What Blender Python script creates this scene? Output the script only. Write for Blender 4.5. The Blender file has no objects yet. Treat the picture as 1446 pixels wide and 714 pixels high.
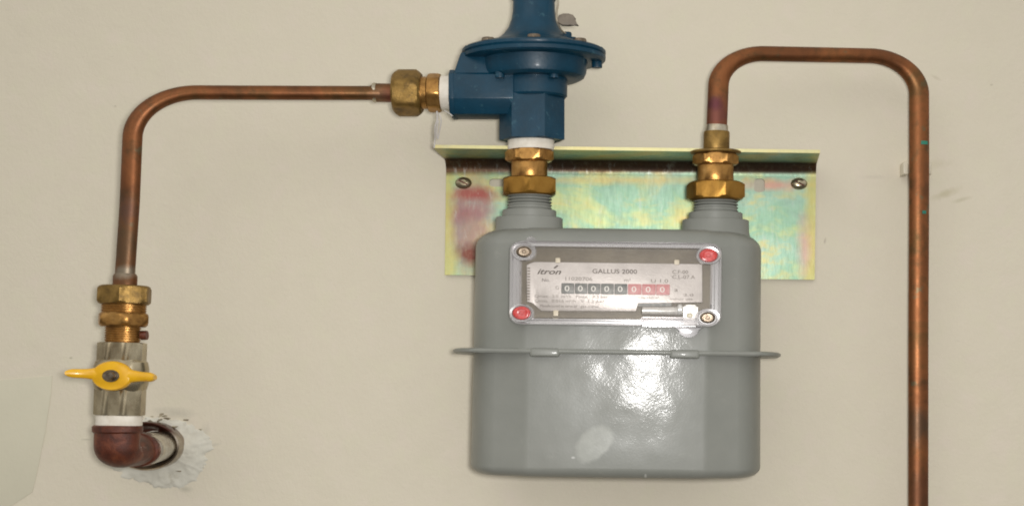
import bpy, bmesh, math, random
from mathutils import Vector, Matrix
random.seed(4)
PI = math.pi
SC = bpy.context.scene
C = SC.collection

# ---------------------------------------------------------------- scale of the place
K = 0.00055          # metres per photograph pixel on the wall plane
D = 1.0              # camera to wall
CX, CY = 890.0, 535.0  # the pixel straight in front of the lens
ST = 1.38            # everything in the photograph is this much wider than tall
Z0 = 1.45            # height of the lens above the floor

# ---------------------------------------------------------------- camera
cam = bpy.data.cameras.new('camera'); co = bpy.data.objects.new('camera', cam); C.objects.link(co)
co.location = (0, -D, Z0); co.rotation_euler = (PI/2, 0, 0)
cam.sensor_width = 36; cam.lens = 36*D/(1446*K)
cam.shift_x = (723-CX)/1446; cam.shift_y = (CY-357)/1446
cam.clip_start = 0.01; cam.clip_end = 50
SC.camera = co

# ---------------------------------------------------------------- light: dim room light + the camera's flash + an added softbox
w = bpy.data.worlds.new('World'); SC.world = w; w.use_nodes = True
nt = w.node_tree; nt.nodes.clear()
def wn(t): return nt.nodes.new(t)
tc = wn('ShaderNodeTexCoord'); sx = wn('ShaderNodeSeparateXYZ'); cr = wn('ShaderNodeValToRGB')
mr = wn('ShaderNodeMapRange'); bg = wn('ShaderNodeBackground'); ow = wn('ShaderNodeOutputWorld')
nt.links.new(tc.outputs['Generated'], sx.inputs[0]); nt.links.new(sx.outputs['Z'], mr.inputs[0])
mr.inputs[1].default_value = -1; mr.inputs[2].default_value = 1
nt.links.new(mr.outputs[0], cr.inputs[0])
e = cr.color_ramp.elements
e[0].position = 0.28; e[0].color = (0.12, 0.11, 0.095, 1)
e[1].position = 0.60; e[1].color = (1.0, 0.98, 0.93, 1)
m_ = cr.color_ramp.elements.new(0.46); m_.color = (0.36, 0.34, 0.30, 1)
nt.links.new(cr.outputs[0], bg.inputs[0]); bg.inputs[1].default_value = 0.765
nt.links.new(bg.outputs[0], ow.inputs[0])

def area(name, loc, target, size, power, col, shape='DISK', sy=None):
    l = bpy.data.lights.new(name, 'AREA'); l.shape = shape; l.size = size
    if sy: l.size_y = sy
    l.energy = power; l.color = col
    o = bpy.data.objects.new(name, l); C.objects.link(o); o.location = loc
    o.rotation_euler = (Vector(target)-Vector(loc)).to_track_quat('-Z', 'Y').to_euler()
    return o
area('flash', (0.028, -1.0, Z0+0.012), (-0.10, 0, Z0+0.06), 0.05, 5.0, (1, 0.98, 0.96))

area('added_softbox', (-0.9, -2.3, Z0+1.35), (0, 0, Z0), 1.8, 6.5, (1, 0.96, 0.90), 'RECTANGLE', 1.1)  # softbox added behind the camera to give the metals livelier reflections
SC.view_settings.view_transform = 'Standard'; SC.view_settings.look = 'None'
SC.view_settings.exposure = 0.0; SC.view_settings.gamma = 1
SC.cycles.max_bounces = 10; SC.cycles.transparent_max_bounces = 16
SC.cycles.sample_clamp_indirect = 4
SC.cycles.use_denoising = True
SC.cycles.filter_width = 1.9

# ---------------------------------------------------------------- materials
def srgb(r, g, b):
    f = lambda c: (c/255/12.92) if c/255 <= 0.04045 else ((c/255+0.055)/1.055)**2.4
    return (f(r), f(g), f(b), 1)
class Mat:
    def __init__(s, name):
        s.m = bpy.data.materials.new(name); s.m.use_nodes = True
        s.t = s.m.node_tree; s.b = s.t.nodes['Principled BSDF']; s.out = s.t.nodes['Material Output']
        s.tc = s.t.nodes.new('ShaderNodeTexCoord')
    def n(s, t): return s.t.nodes.new(t)
    def l(s, a, b): s.t.links.new(a, b)
    def coord(s, scale=(1, 1, 1), loc=(0, 0, 0), rot=(0, 0, 0)):
        m = s.n('ShaderNodeMapping'); s.l(s.tc.outputs['Object'], m.inputs[0])
        m.inputs['Scale'].default_value = scale; m.inputs['Location'].default_value = loc
        m.inputs['Rotation'].default_value = rot
        return m.outputs[0]
    def noise(s, scale, detail=4, rough=0.5, c=None, dist=0):
        x = s.n('ShaderNodeTexNoise'); s.l(c or s.tc.outputs['Object'], x.inputs['Vector'])
        x.inputs['Scale'].default_value = scale; x.inputs['Detail'].default_value = detail
        x.inputs['Roughness'].default_value = rough; x.inputs['Distortion'].default_value = dist
        return x.outputs['Fac']
    def ramp(s, fac, stops):
        r = s.n('ShaderNodeValToRGB'); s.l(fac, r.inputs[0]); el = r.color_ramp.elements
        while len(el) > 1: el.remove(el[-1])
        el[0].position = stops[0][0]; el[0].color = stops[0][1]
        for p, c in stops[1:]:
            q = el.new(p); q.color = c
        return r.outputs[0]
    def val(s, fac, a, b, x, y):
        r = s.n('ShaderNodeMapRange'); s.l(fac, r.inputs[0])
        for i, v in enumerate((a, b, x, y)): r.inputs[i+1].default_value = v
        return r.outputs[0]
    def mix(s, fac, a, b, mode='MIX'):
        x = s.n('ShaderNodeMix'); x.data_type = 'RGBA'; x.blend_type = mode
        for sock, v in ((x.inputs['Factor'], fac), (x.inputs[6], a), (x.inputs[7], b)):
            if isinstance(v, (tuple, list, float, int)): sock.default_value = v
            else: s.l(v, sock)
        return x.outputs[2]
    def math(s, op, a, b=None):
        x = s.n('ShaderNodeMath'); x.operation = op
        for i, v in enumerate((a, b)):
            if v is None: continue
            if isinstance(v, (int, float)): x.inputs[i].default_value = v
            else: s.l(v, x.inputs[i])
        return x.outputs[0]
    def bump(s, h, strength, dist):
        b = s.n('ShaderNodeBump'); s.l(h, b.inputs['Height'])
        b.inputs['Strength'].default_value = strength; b.inputs['Distance'].default_value = dist
        s.l(b.outputs[0], s.b.inputs['Normal']); return b
    def blob(s, cx, cz, rx, rz, soft=0.4, wob=0.35, ns=60, rot=0):
        """mask of a wobbly blob round (cx, cz) in the object's own x/z plane"""
        v = s.n('ShaderNodeSeparateXYZ')
        m = s.n('ShaderNodeMapping'); m.vector_type = 'TEXTURE'; s.l(s.tc.outputs['Object'], m.inputs[0])
        m.inputs['Location'].default_value = (cx, 0, cz); m.inputs['Scale'].default_value = (rx, 1, rz)
        m.inputs['Rotation'].default_value = (0, rot, 0)
        s.l(m.outputs[0], v.inputs[0])
        r2 = s.math('ADD', s.math('MULTIPLY', v.outputs[0], v.outputs[0]), s.math('MULTIPLY', v.outputs[2], v.outputs[2]))
        r = s.math('SQRT', r2)
        n = s.noise(ns, 4, 0.6)
        r = s.math('ADD', r, s.math('MULTIPLY', s.math('SUBTRACT', n, 0.5), wob*2))
        return s.val(r, 1.0, 1.0-soft, 0, 1)
    def set(s, **kw):
        for k, v in kw.items():
            k = {'base': 'Base Color', 'metal': 'Metallic', 'rough': 'Roughness', 'coat': 'Coat Weight', 'coatr': 'Coat Roughness',
                 'spec': 'Specular IOR Level', 'trans': 'Transmission Weight', 'ior': 'IOR', 'alpha': 'Alpha'}[k]
            if isinstance(v, (tuple, float, int)): s.b.inputs[k].default_value = v
            else: s.l(v, s.b.inputs[k])
        return s

def mat_wall():
    m = Mat('painted_plaster')
    n1 = m.noise(3.0, 5, 0.6); n2 = m.noise(45, 4, 0.6); n3 = m.noise(14, 6, 0.65)
    c = m.ramp(n1, [(0.3, (0.648, 0.594, 0.478, 1)), (0.7, (0.672, 0.617, 0.502, 1))])
    c = m.mix(m.val(n2, 0.35, 0.75, 0, 0.16), c, (0.56, 0.52, 0.405, 1))
    c = m.mix(m.val(n3, 0.52, 0.78, 0, 0.16), c, (0.66, 0.615, 0.50, 1))
    c = m.mix(m.val(m.noise(52, 2, 0.5), 0.50, 0.68, 0, 0.3), c, (0.655, 0.625, 0.475, 1))
    c = m.mix(m.val(m.noise(47, 2, 0.5, m.coord(loc=(3, 1, 7))), 0.54, 0.72, 0, 0.28), c, (0.69, 0.60, 0.53, 1))
    # the few marks on the paint
    def wx(px): return (px-CX)*K
    def wz(py): return (CY-py)*K
    for px, py, rx, rz, rot, amt, col in [
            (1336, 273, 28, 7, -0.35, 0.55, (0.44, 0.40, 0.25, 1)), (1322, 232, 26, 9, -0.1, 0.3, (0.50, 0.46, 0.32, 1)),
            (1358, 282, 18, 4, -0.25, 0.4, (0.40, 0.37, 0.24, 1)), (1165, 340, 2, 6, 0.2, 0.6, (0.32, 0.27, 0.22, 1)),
            (1322, 110, 10, 3, 0.5, 0.35, (0.42, 0.38, 0.28, 1)), (122, 620, 9, 2, 0, 0.5, (0.35, 0.32, 0.25, 1)),
            (262, 690, 12, 6, 0, 0.5, (0.40, 0.38, 0.30, 1)), (248, 582, 34, 9, 0.1, 0.5, (0.42, 0.40, 0.33, 1)), (288, 612, 9, 20, 0.2, 0.35, (0.45, 0.43, 0.36, 1)), (100, 505, 3, 2, 0, 0.6, (0.3, 0.28, 0.2, 1)),
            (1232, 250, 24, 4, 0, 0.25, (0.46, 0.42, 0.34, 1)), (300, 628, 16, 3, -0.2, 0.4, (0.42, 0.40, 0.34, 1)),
            (1400, 120, 3, 2, 0, 0.5, (0.4, 0.36, 0.28, 1)), (163, 150, 3, 2, 0, 0.5, (0.4, 0.36, 0.28, 1))]:
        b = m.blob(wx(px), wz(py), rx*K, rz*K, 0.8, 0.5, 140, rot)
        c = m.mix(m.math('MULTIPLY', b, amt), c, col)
    m.set(base=c, rough=0.62, spec=0.25)
    h = m.math('ADD', m.math('MULTIPLY', m.noise(40, 6, 0.6), 1.2), m.math('MULTIPLY', m.noise(300, 4, 0.65), 0.5))
    m.bump(h, 0.5, 0.0012)
    return m.m

def mat_metal(name, cols, rough=(0.25, 0.45), metal=0.9, ns=60, stretch=(1, 1, 1), bump=0.15, spots=None, coat=0.0):
    m = Mat(name); co_ = m.coord(stretch)
    n = m.noise(ns, 6, 0.62, co_, 0.4)
    k = len(cols)
    c = m.ramp(n, [(0.30+0.40*i/(k-1), cc) for i, cc in enumerate(cols)])
    if spots:
        sn = m.noise(ns*2.7, 5, 0.7)
        c = m.mix(m.val(sn, 0.56, 0.74, 0, spots[1]), c, spots[0])
    rn = m.noise(ns*1.7, 4, 0.6, co_)
    m.set(base=c, metal=metal, rough=m.val(rn, 0.3, 0.7, rough[0], rough[1]), coat=coat)
    m.bump(m.noise(ns*9, 4, 0.6, co_), bump, 0.0006)
    return m

def mat_copper(name, k=1.0, purple=None):
    """tarnished copper tube; long streaks, brown patches, a few green specks"""
    m = Mat(name)
    a = m.noise(22, 5, 0.6, None, 0.6); b = m.noise(90, 5, 0.65)
    c = m.ramp(a, [(0.28, srgb(106, 62, 42)), (0.42, srgb(140, 78, 50)), (0.55, srgb(164, 92, 58)), (0.68, srgb(134, 84, 52)), (0.8, srgb(100, 66, 44))])
    c = m.mix(m.val(b, 0.5, 0.74, 0, 0.75), c, srgb(84, 66, 46))
    c = m.mix(1.0, c, (k*0.97, k*1.24, k*1.08, 1), 'MULTIPLY')
    c = m.mix(m.val(m.noise(130, 3, 0.5), 0.66, 0.72, 0, 0.35), c, srgb(70, 110, 90))
    for q in (purple or []):
        bl = m.blob(*q[:4], 0.7, 0.5, 120)
        c = m.mix(m.math('MULTIPLY', bl, q[4]), c, q[5])
    m.set(base=c, metal=0.72, rough=m.val(m.noise(60, 4, 0.6), 0.3, 0.7, 0.38, 0.52))
    m.bump(m.noise(500, 4, 0.6), 0.12, 0.0005)
    return m.m

M = {}
M['wall'] = mat_wall()
M['brass'] = mat_metal('brass', [srgb(122, 86, 46), srgb(164, 122, 66), srgb(184, 142, 84)], (0.26, 0.42), 0.85, 90, spots=(srgb(104, 72, 42), 0.6)).m
M['olive_brass'] = mat_metal('dull_brass', [srgb(92, 72, 40), srgb(132, 104, 54), srgb(150, 120, 66)], (0.36, 0.52), 0.75, 110, spots=(srgb(92, 78, 52), 0.7), bump=0.25).m
M['gold_brass'] = mat_metal('bright_brass', [srgb(118, 84, 34), srgb(148, 108, 44), srgb(160, 120, 54)], (0.30, 0.45), 0.78, 70, spots=(srgb(150, 106, 44), 0.5)).m
M['nickel'] = mat_metal('nickel', [srgb(136, 122, 98), srgb(178, 166, 140), srgb(206, 196, 172)], (0.2, 0.32), 0.92, 26, spots=(srgb(120, 100, 76), 0.4), bump=0.08).m
M['iron'] = mat_metal('rusty_iron', [srgb(58, 28, 17), srgb(90, 42, 25), srgb(118, 62, 36)], (0.42, 0.6), 0.2, 120, spots=(srgb(58, 34, 26), 0.7), bump=0.6, coat=0.12).m
M['steel'] = mat_metal('worn_steel', [srgb(150, 130, 108), srgb(192, 182, 164), srgb(216, 210, 196)], (0.15, 0.28), 0.95, 40, spots=(srgb(120, 86, 62), 0.6), bump=0.06).m
def mat_cup():
    m = mat_metal('rusty_cup', [srgb(120, 98, 80), srgb(170, 156, 138), srgb(206, 198, 184)], (0.12, 0.25), 0.95, 40, spots=(srgb(120, 84, 62), 0.5), bump=0.06)
    sep = m.n('ShaderNodeSeparateXYZ'); m.l(m.tc.outputs['Object'], sep.inputs[0])
    k_ = m.math('ADD', m.math('ADD', sep.outputs[2], m.math('MULTIPLY', sep.outputs[0], -0.35)), m.math('MULTIPLY', m.noise(70, 5, 0.6), 0.016))
    ru = m.val(k_, 0.012, 0.019, 0, 1)
    src = m.b.inputs['Base Color'].links[0].from_socket
    m.set(base=m.mix(ru, src, srgb(74, 40, 30)), metal=m.val(ru, 0, 1, 0.92, 0.3)); return m
M['rust_dark'] = mat_cup().m
M['solder'] = mat_metal('solder', [srgb(150, 138, 116), srgb(196, 188, 170)], (0.25, 0.4), 0.9, 160).m
M['zinc_screw'] = mat_metal('zinc_screw', [srgb(88, 74, 62), srgb(142, 130, 114)], (0.25, 0.4), 0.9, 300).m
def mat_plain(name, col, col2, rough, ns=120, coat=0.0, bump=0.1, bs=500, spec=0.5, spots=None):
    m = Mat(name); c = m.ramp(m.noise(ns, 5, 0.6), [(0.35, col), (0.65, col2)])
    if spots: c = m.mix(m.val(m.noise(ns*2.2, 5, 0.7), spots[1], spots[1]+0.08, 0, spots[2]), c, spots[0])
    m.set(base=c, rough=rough, coat=coat, coatr=0.15, spec=spec)
    m.bump(m.noise(bs, 4, 0.6), bump, 0.0006); return m
M['tape'] = mat_plain('thread_tape', srgb(214, 206, 192), srgb(232, 226, 214), 0.55, bump=0.3, bs=300).m
M['blue'] = mat_plain('blue_enamel', srgb(5, 49, 68), srgb(8, 58, 80), 0.42, 60, 0.06, 0.25, 330, spec=0.3, spots=(srgb(72, 112, 124), 0.61, 0.45)).m
M['yellow'] = mat_plain('yellow_paint', srgb(216, 160, 14), srgb(232, 178, 24), 0.33, 90, 0.3, 0.1, spots=(srgb(190, 120, 30), 0.62, 0.6)).m
M['red'] = mat_plain('red_wax', srgb(176, 44, 44), srgb(206, 66, 62), 0.4, 500, 0.3, 0.4, 700).m
M['lead'] = mat_plain('lead', srgb(104, 94, 82), srgb(124, 114, 100), 0.5, 150, bump=0.3).m
M['string'] = mat_plain('string', srgb(176, 170, 164), srgb(198, 194, 190), 0.7).m
M['wire'] = mat_plain('wire', srgb(150, 140, 122), srgb(176, 168, 150), 0.45).m
M['patch'] = mat_plain('bare_plaster', (0.585, 0.565, 0.485, 1), (0.655, 0.635, 0.555, 1), 0.8, 45, 0, 0.7, 120, 0.2, spots=((0.44, 0.41, 0.33, 1), 0.58, 0.45)).m
M['old_paint'] = mat_plain('old_paint', (0.580, 0.550, 0.432, 1), (0.600, 0.567, 0.446, 1), 0.5, 30, 0, 0.3, 200, 0.3).m
M['cement'] = mat_plain('dark_cement', srgb(120, 110, 92), srgb(164, 154, 130), 0.9, 200, 0, 1.0, 300, 0.2).m
M['ivory'] = mat_plain('ivory_plastic', srgb(206, 198, 178), srgb(214, 206, 186), 0.4).m
M['ink'] = mat_plain('grey_ink', srgb(88, 82, 78), srgb(110, 104, 98), 0.6).m
M['pale_ink'] = mat_plain('pale_ink', srgb(122, 116, 110), srgb(142, 136, 130), 0.6).m
M['drum_black'] = mat_plain('black_drum', srgb(104, 108, 108), srgb(134, 136, 134), 0.4, 400).m
M['drum_red'] = mat_plain('red_drum', srgb(194, 124, 128), srgb(208, 156, 156), 0.4, 400).m
M['digit'] = mat_plain('white_digit', srgb(226, 226, 220), srgb(240, 240, 236), 0.5).m
M['green'] = mat_plain('green_paint', srgb(32, 110, 92), srgb(46, 128, 104), 0.5).m
M['housing'] = mat_plain('shaded_index_back', srgb(92, 84, 68), srgb(108, 100, 82), 0.4, 60).m  # grey can paint seen in the recess, its shade put into the colour
M['silver'] = mat_metal('silver_foil', [srgb(196, 194, 190), srgb(226, 225, 222)], (0.25, 0.4), 0.3, 200).m

def mat_plate():
    m = Mat('index_plate'); c = m.ramp(m.noise(70, 5, 0.6), [(0.3, srgb(186, 182, 180)), (0.7, srgb(206, 202, 200))])
    v = m.n('ShaderNodeTexVoronoi'); m.l(m.tc.outputs['Object'], v.inputs['Vector']); v.inputs['Scale'].default_value = 380
    c = m.mix(m.val(v.outputs['Distance'], 0.0, 0.16, 0.55, 0), c, srgb(240, 240, 240))
    m.set(base=c, rough=0.35, metal=0.25); m.bump(m.noise(900, 3, 0.6), 0.25, 0.0004); return m.m
M['plate'] = mat_plate()

def mat_paint(lower):
    m = Mat('grey_enamel_lower' if lower else 'grey_enamel')
    c = m.ramp(m.noise(16, 5, 0.6), [(0.3, srgb(121, 123, 117)), (0.7, srgb(131, 132, 126))])
    c = m.mix(m.val(m.noise(90, 5, 0.7), 0.62, 0.8, 0, 0.4), c, srgb(150, 150, 142))
    r = m.val(m.noise(34, 4, 0.6), 0.3, 0.7, 0.36, 0.46)
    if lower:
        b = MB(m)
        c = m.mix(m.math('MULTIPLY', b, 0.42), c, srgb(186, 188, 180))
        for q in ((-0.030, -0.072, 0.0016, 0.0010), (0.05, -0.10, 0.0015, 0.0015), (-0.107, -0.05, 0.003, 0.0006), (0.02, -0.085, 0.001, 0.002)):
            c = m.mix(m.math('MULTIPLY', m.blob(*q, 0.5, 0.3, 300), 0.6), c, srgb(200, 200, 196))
    m.set(base=c, rough=r, coat=0.085, coatr=0.10, spec=0.35)
    h = m.math('ADD', m.math('MULTIPLY', m.noise(22, 2, 0.5), 1.0), m.math('MULTIPLY', m.noise(330, 2, 0.5), 0.028))
    h = m.math('ADD', h, m.math('MULTIPLY', m.noise(800, 2, 0.5), 0.036))
    bp = m.bump(h, 1.0, 0.001)
    m.l(bp.outputs[0], m.b.inputs['Coat Normal'])
    return m.m
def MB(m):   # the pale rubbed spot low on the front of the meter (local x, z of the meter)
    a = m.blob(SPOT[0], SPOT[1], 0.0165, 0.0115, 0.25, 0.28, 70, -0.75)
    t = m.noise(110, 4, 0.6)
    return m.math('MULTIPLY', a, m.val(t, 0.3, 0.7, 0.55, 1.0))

def mat_clear(name, tint=(0.93, 0.92, 0.93, 1), glossy=0.16, body=0.10):
    """clear moulded plastic: mostly see-through, faces catch the light"""
    m = Mat(name); t = m.t
    tr = m.n('ShaderNodeBsdfTransparent'); tr.inputs[0].default_value = tint
    gl = m.n('ShaderNodeBsdfGlossy'); gl.inputs['Roughness'].default_value = 0.12; gl.inputs[0].default_value = (1, 1, 1, 1)
    df = m.n('ShaderNodeBsdfDiffuse'); df.inputs[0].default_value = (0.82, 0.80, 0.80, 1)
    fr = m.n('ShaderNodeLayerWeight'); fr.inputs['Blend'].default_value = 0.45
    mx = m.n('ShaderNodeMixShader'); mx2 = m.n('ShaderNodeMixShader'); mx.inputs[0].default_value = body
    m.l(tr.outputs[0], mx.inputs[1]); m.l(df.outputs[0], mx.inputs[2])
    f = m.math('ADD', m.math('MULTIPLY', fr.outputs['Facing'], 0.75 if glossy else 0.08), glossy)
    m.l(f, mx2.inputs[0]); m.l(mx.outputs[0], mx2.inputs[1]); m.l(gl.outputs[0], mx2.inputs[2])
    m.l(mx2.outputs[0], m.out.inputs[0]); return m.m
M['clear'] = mat_clear('clear_plastic', (0.80, 0.78, 0.79, 1), 0.16, 0.26)
M['pane'] = mat_clear('clear_pane', (0.97, 0.96, 0.95, 1), 0.0, 0.0)

def mat_chromate():
    m = Mat('yellow_chromate_zinc')
    n = m.noise(9, 5, 0.6, m.coord((1, 1, 1.8)), 0.4)
    c = m.ramp(n, [(0.30, srgb(190, 148, 140)), (0.36, srgb(200, 184, 122)), (0.43, srgb(172, 188, 140)), (0.49, srgb(140, 176, 152)), (0.56, srgb(150, 182, 164)),
                   (0.61, srgb(188, 184, 132)), (0.68, srgb(198, 158, 138))])
    n2 = m.noise(38, 5, 0.65, m.coord((1, 1, 1.6), loc=(2, 0, 5)), 0.4)
    c = m.mix(m.val(n2, 0.50, 0.66, 0, 0.5), c, srgb(196, 182, 116))
    c = m.mix(m.val(n2, 0.46, 0.34, 0, 0.3), c, srgb(118, 140, 132))
    sep = m.n('ShaderNodeSeparateXYZ'); m.l(m.tc.outputs['Object'], sep.inputs[0])
    def dab(q, amt, col, c): return m.mix(m.math('MULTIPLY', m.blob(*q), amt), c, col)
    def lx(px): return (px-889)*0.00055
    def lz(py): return (320-py)*0.00055
    c = dab((lx(660), lz(315), 0.026, 0.045, 0.6, 0.5, 40), 0.85, srgb(150, 122, 120), c)
    c = dab((lx(668), lz(275), 0.030, 0.008, 0.8, 0.6, 60), 0.8, srgb(150, 62, 58), c)
    c = dab((lx(660), lz(300), 0.022, 0.010, 0.8, 0.6, 60), 0.5, srgb(140, 72, 84), c)
    c = dab((lx(662), lz(358), 0.015, 0.012, 0.7, 0.5, 60), 0.9, srgb(112, 50, 40), c)
    c = dab((lx(1095), lz(262), 0.040, 0.006, 0.9, 0.6, 60), 0.7, srgb(206, 140, 128), c)
    c = dab((lx(1138), lz(350), 0.010, 0.040, 0.8, 0.6, 60), 0.7, srgb(196, 150, 140), c)
    c = dab((lx(880), lz(255), 0.120, 0.005, 0.9, 0.7, 60), 0.6, srgb(196, 168, 104), c)
    rim = m.math('ADD', m.math('ABSOLUTE', sep.outputs[0]), m.math('MULTIPLY', m.noise(30, 3, 0.6), 0.02))
    c = m.mix(m.val(rim, 0.143, 0.150, 0, 0.75), c, srgb(186, 176, 104))
    # dark reflection in the bend, painted into the zinc colour as a red-brown band
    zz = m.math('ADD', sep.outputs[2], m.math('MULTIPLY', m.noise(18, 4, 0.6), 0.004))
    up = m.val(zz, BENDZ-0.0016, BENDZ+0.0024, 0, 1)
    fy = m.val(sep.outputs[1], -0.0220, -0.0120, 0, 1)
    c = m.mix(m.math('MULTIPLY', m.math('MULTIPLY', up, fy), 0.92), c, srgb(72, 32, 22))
    ed = m.val(sep.outputs[1], -0.0560, -0.0576, 0, 1)
    c = m.mix(m.math('MULTIPLY', ed, 0.8), c, srgb(214, 204, 152))
    sc = m.noise(60, 5, 0.75, m.coord((3, 1, 0.8), rot=(0, 0.5, 0)))
    c = m.mix(m.val(sc, 0.58, 0.68, 0, 0.35), c, srgb(180, 184, 180))
    st = m.noise(110, 6, 0.7, m.coord((2.5, 1, 0.9)))
    c = m.mix(m.val(st, 0.5, 0.75, 0, 0.16), c, srgb(206, 214, 186)); c = m.mix(m.val(st, 0.5, 0.25, 0, 0.14), c, srgb(104, 124, 104))
    br = m.noise(160, 5, 0.7, m.coord((5, 1, 0.7)))
    c = m.mix(1.0, c, (0.88, 0.86, 0.84, 1), 'MULTIPLY')
    m.set(base=c, metal=0.75, rough=m.val(br, 0.3, 0.7, 0.36, 0.50))
    m.bump(br, 0.12, 0.0004)
    return m.m
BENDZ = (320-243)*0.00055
M['tab'] = mat_clear('clear_tab', (0.90, 0.89, 0.90, 1), 0.05, 0.08)
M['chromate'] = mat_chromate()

# ---------------------------------------------------------------- building helpers
def U(d): return K*(1-d/D)
def V(px, py, d): u = U(d); return Vector(((px-CX)*u/ST, -d, (CY-py)*u))
def RX(r, d): return r*U(d)/ST      # a radius measured across the photograph
def RZ(r, d): return r*U(d)         # a radius measured up the photograph
def tilt(c):                        # meter and bracket hang a touch clockwise
    p = V(870, 430, 0.08); x, z = c.x-p.x, c.z-p.z
    return Vector((c.x + 0.0095*z, c.y, c.z - 0.018*x))
class Thing:
    def __init__(s, name, label, cat, p, group=None, tilted=False):
        s.tilted = tilted
        q = tilt(p) if tilted else p
        s.org = Vector((q.x*ST, q.y, q.z+Z0))
        s.root = bpy.data.objects.new(name, None); s.root.empty_display_size = 0.02
        C.objects.link(s.root); s.root.location = s.org
        s.root['label'] = label; s.root['category'] = cat
        if group: s.root['group'] = group
    def part(s, name, bm, mat, parent=None, label=None, sharp=32):
        o = mesh_obj(name, bm, mat, s.org, s.tilted, sharp)
        o.parent = parent or s.root
        if label: o['label'] = label
        return o
def mesh_obj(name, bm, mat, org, tilted=False, sharp=32):
    for v in bm.verts:
        c = tilt(v.co) if tilted else v.co
        v.co = Vector((c.x*ST, c.y, c.z+Z0)) - org
    bmesh.ops.recalc_face_normals(bm, faces=bm.faces)
    me = bpy.data.meshes.new(name); bm.to_mesh(me); bm.free()
    me.polygons.foreach_set('use_smooth', [True]*len(me.polygons))
    me.set_sharp_from_angle(angle=math.radians(sharp))
    me.materials.append(M[mat] if isinstance(mat, str) else mat)
    o = bpy.data.objects.new(name, me); C.objects.link(o); return o
def single(name, bm, mat, label, cat, p, tilted=False, group=None, sharp=32):
    q = tilt(p) if tilted else p; org = Vector((q.x*ST, q.y, q.z+Z0))
    o = mesh_obj(name, bm, mat, org, tilted, sharp); o.location = org
    o['label'] = label; o['category'] = cat
    if group: o['group'] = group
    return o

def lathe(bm, a, b, prof, n=40, sides=0, phase=0.0, af=None, caps=True):
    """prof = [(t along a->b, radius)]; sides>0 flattens it to a polygon of apothem af with rounded-off corners"""
    ax = b-a; L = ax.length; ax.normalize()
    ref = Vector((0, 0, 1)) if abs(ax.z) < 0.9 else Vector((0, -1, 0))
    u = (ref - ax*ref.dot(ax)).normalized(); v = ax.cross(u)
    if sides: n = sides*8
    rings = []
    for t, r in prof:
        ring = []
        for i in range(n):
            th = 2*PI*i/n
            rr = r
            if sides:
                s_ = 2*PI/sides; q = ((th) % s_) - s_/2
                rr = min(r, (af)/math.cos(q))
            w_ = th+phase
            ring.append(bm.verts.new(a + ax*(t*L) + (u*math.cos(w_)+v*math.sin(w_))*rr))
        rings.append(ring)
    for j in range(len(rings)-1):
        for i in range(n):
            k_ = (i+1) % n
            bm.faces.new((rings[j][i], rings[j][k_], rings[j+1][k_], rings[j+1][i]))
    if caps:
        bm.faces.new(list(reversed(rings[0]))); bm.faces.new(rings[-1])
    return bm
def cyl(a, b, r, bev=0.06, n=40, bm=None):
    bm = bm or bmesh.new()
    return lathe(bm, a, b, [(0, r*0.96), (bev, r), (1-bev, r), (1, r*0.96)], n)
def nut(a, b, R, sides=6, phase=0.0, ch=0.16, bm=None, cf=0.985):
    """hex with chamfered, rounded ends; R is the corner radius"""
    bm = bm or bmesh.new(); af = R*math.cos(PI/sides)*1.0
    return lathe(bm, a, b, [(0, af*0.93), (ch*0.4, af*1.03), (ch, R*cf), (1-ch, R*cf), (1-ch*0.4, af*1.03), (1, af*0.93)], 48, sides, phase, af)
def threads(a, b, r, count, depth=0.05, n=40, bm=None):
    bm = bm or bmesh.new(); pr = [(0, r*(1-depth))]
    for i in range(count):
        pr += [((i+0.30)/count, r), ((i+0.55)/count, r), ((i+0.85)/count, r*(1-depth)), ((i+1.0)/count, r*(1-depth))]
    return lathe(bm, a, b, pr, n)
def catmull(pts, sub=8):
    out = []
    P = [pts[0]] + list(pts) + [pts[-1]]
    for i in range(1, len(P)-2):
        p0, p1, p2, p3 = P[i-1], P[i], P[i+1], P[i+2]
        for k_ in range(sub):
            t = k_/sub
            out.append(0.5*((2*p1)+(p2-p0)*t+(2*p0-5*p1+4*p2-p3)*t*t+(3*p1-p0-3*p2+p3)*t**3))
    out.append(pts[-1]); return out
def wobble(pts, amp=0.0004):
    from mathutils import noise as mn
    return [p + mn.noise_vector(p*7.0)*amp*(0 if i in (0, len(pts)-1) else 1) for i, p in enumerate(pts)]
def tube(pts, r, n=28, bm=None, rf=None):
    bm = bm or bmesh.new(); t0 = (pts[1]-pts[0]).normalized()
    ref = Vector((0, -1, 0)) if abs(t0.y) < 0.9 else Vector((0, 0, 1))
    u = (ref - t0*ref.dot(t0)).normalized(); rings = []
    for i, p in enumerate(pts):
        a = pts[max(0, i-1)]; b = pts[min(len(pts)-1, i+1)]; t = (b-a).normalized()
        u = (u - t*u.dot(t)).normalized(); v = t.cross(u)
        rr = rf(i/(len(pts)-1)) if rf else r
        rings.append([bm.verts.new(p + (u*math.cos(2*PI*k_/n)+v*math.sin(2*PI*k_/n))*rr) for k_ in range(n)])
    for j in range(len(rings)-1):
        for i in range(n):
            k_ = (i+1) % n; bm.faces.new((rings[j][i], rings[j][k_], rings[j+1][k_], rings[j+1][i]))
    bm.faces.new(list(reversed(rings[0]))); bm.faces.new(rings[-1]); return bm
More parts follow.
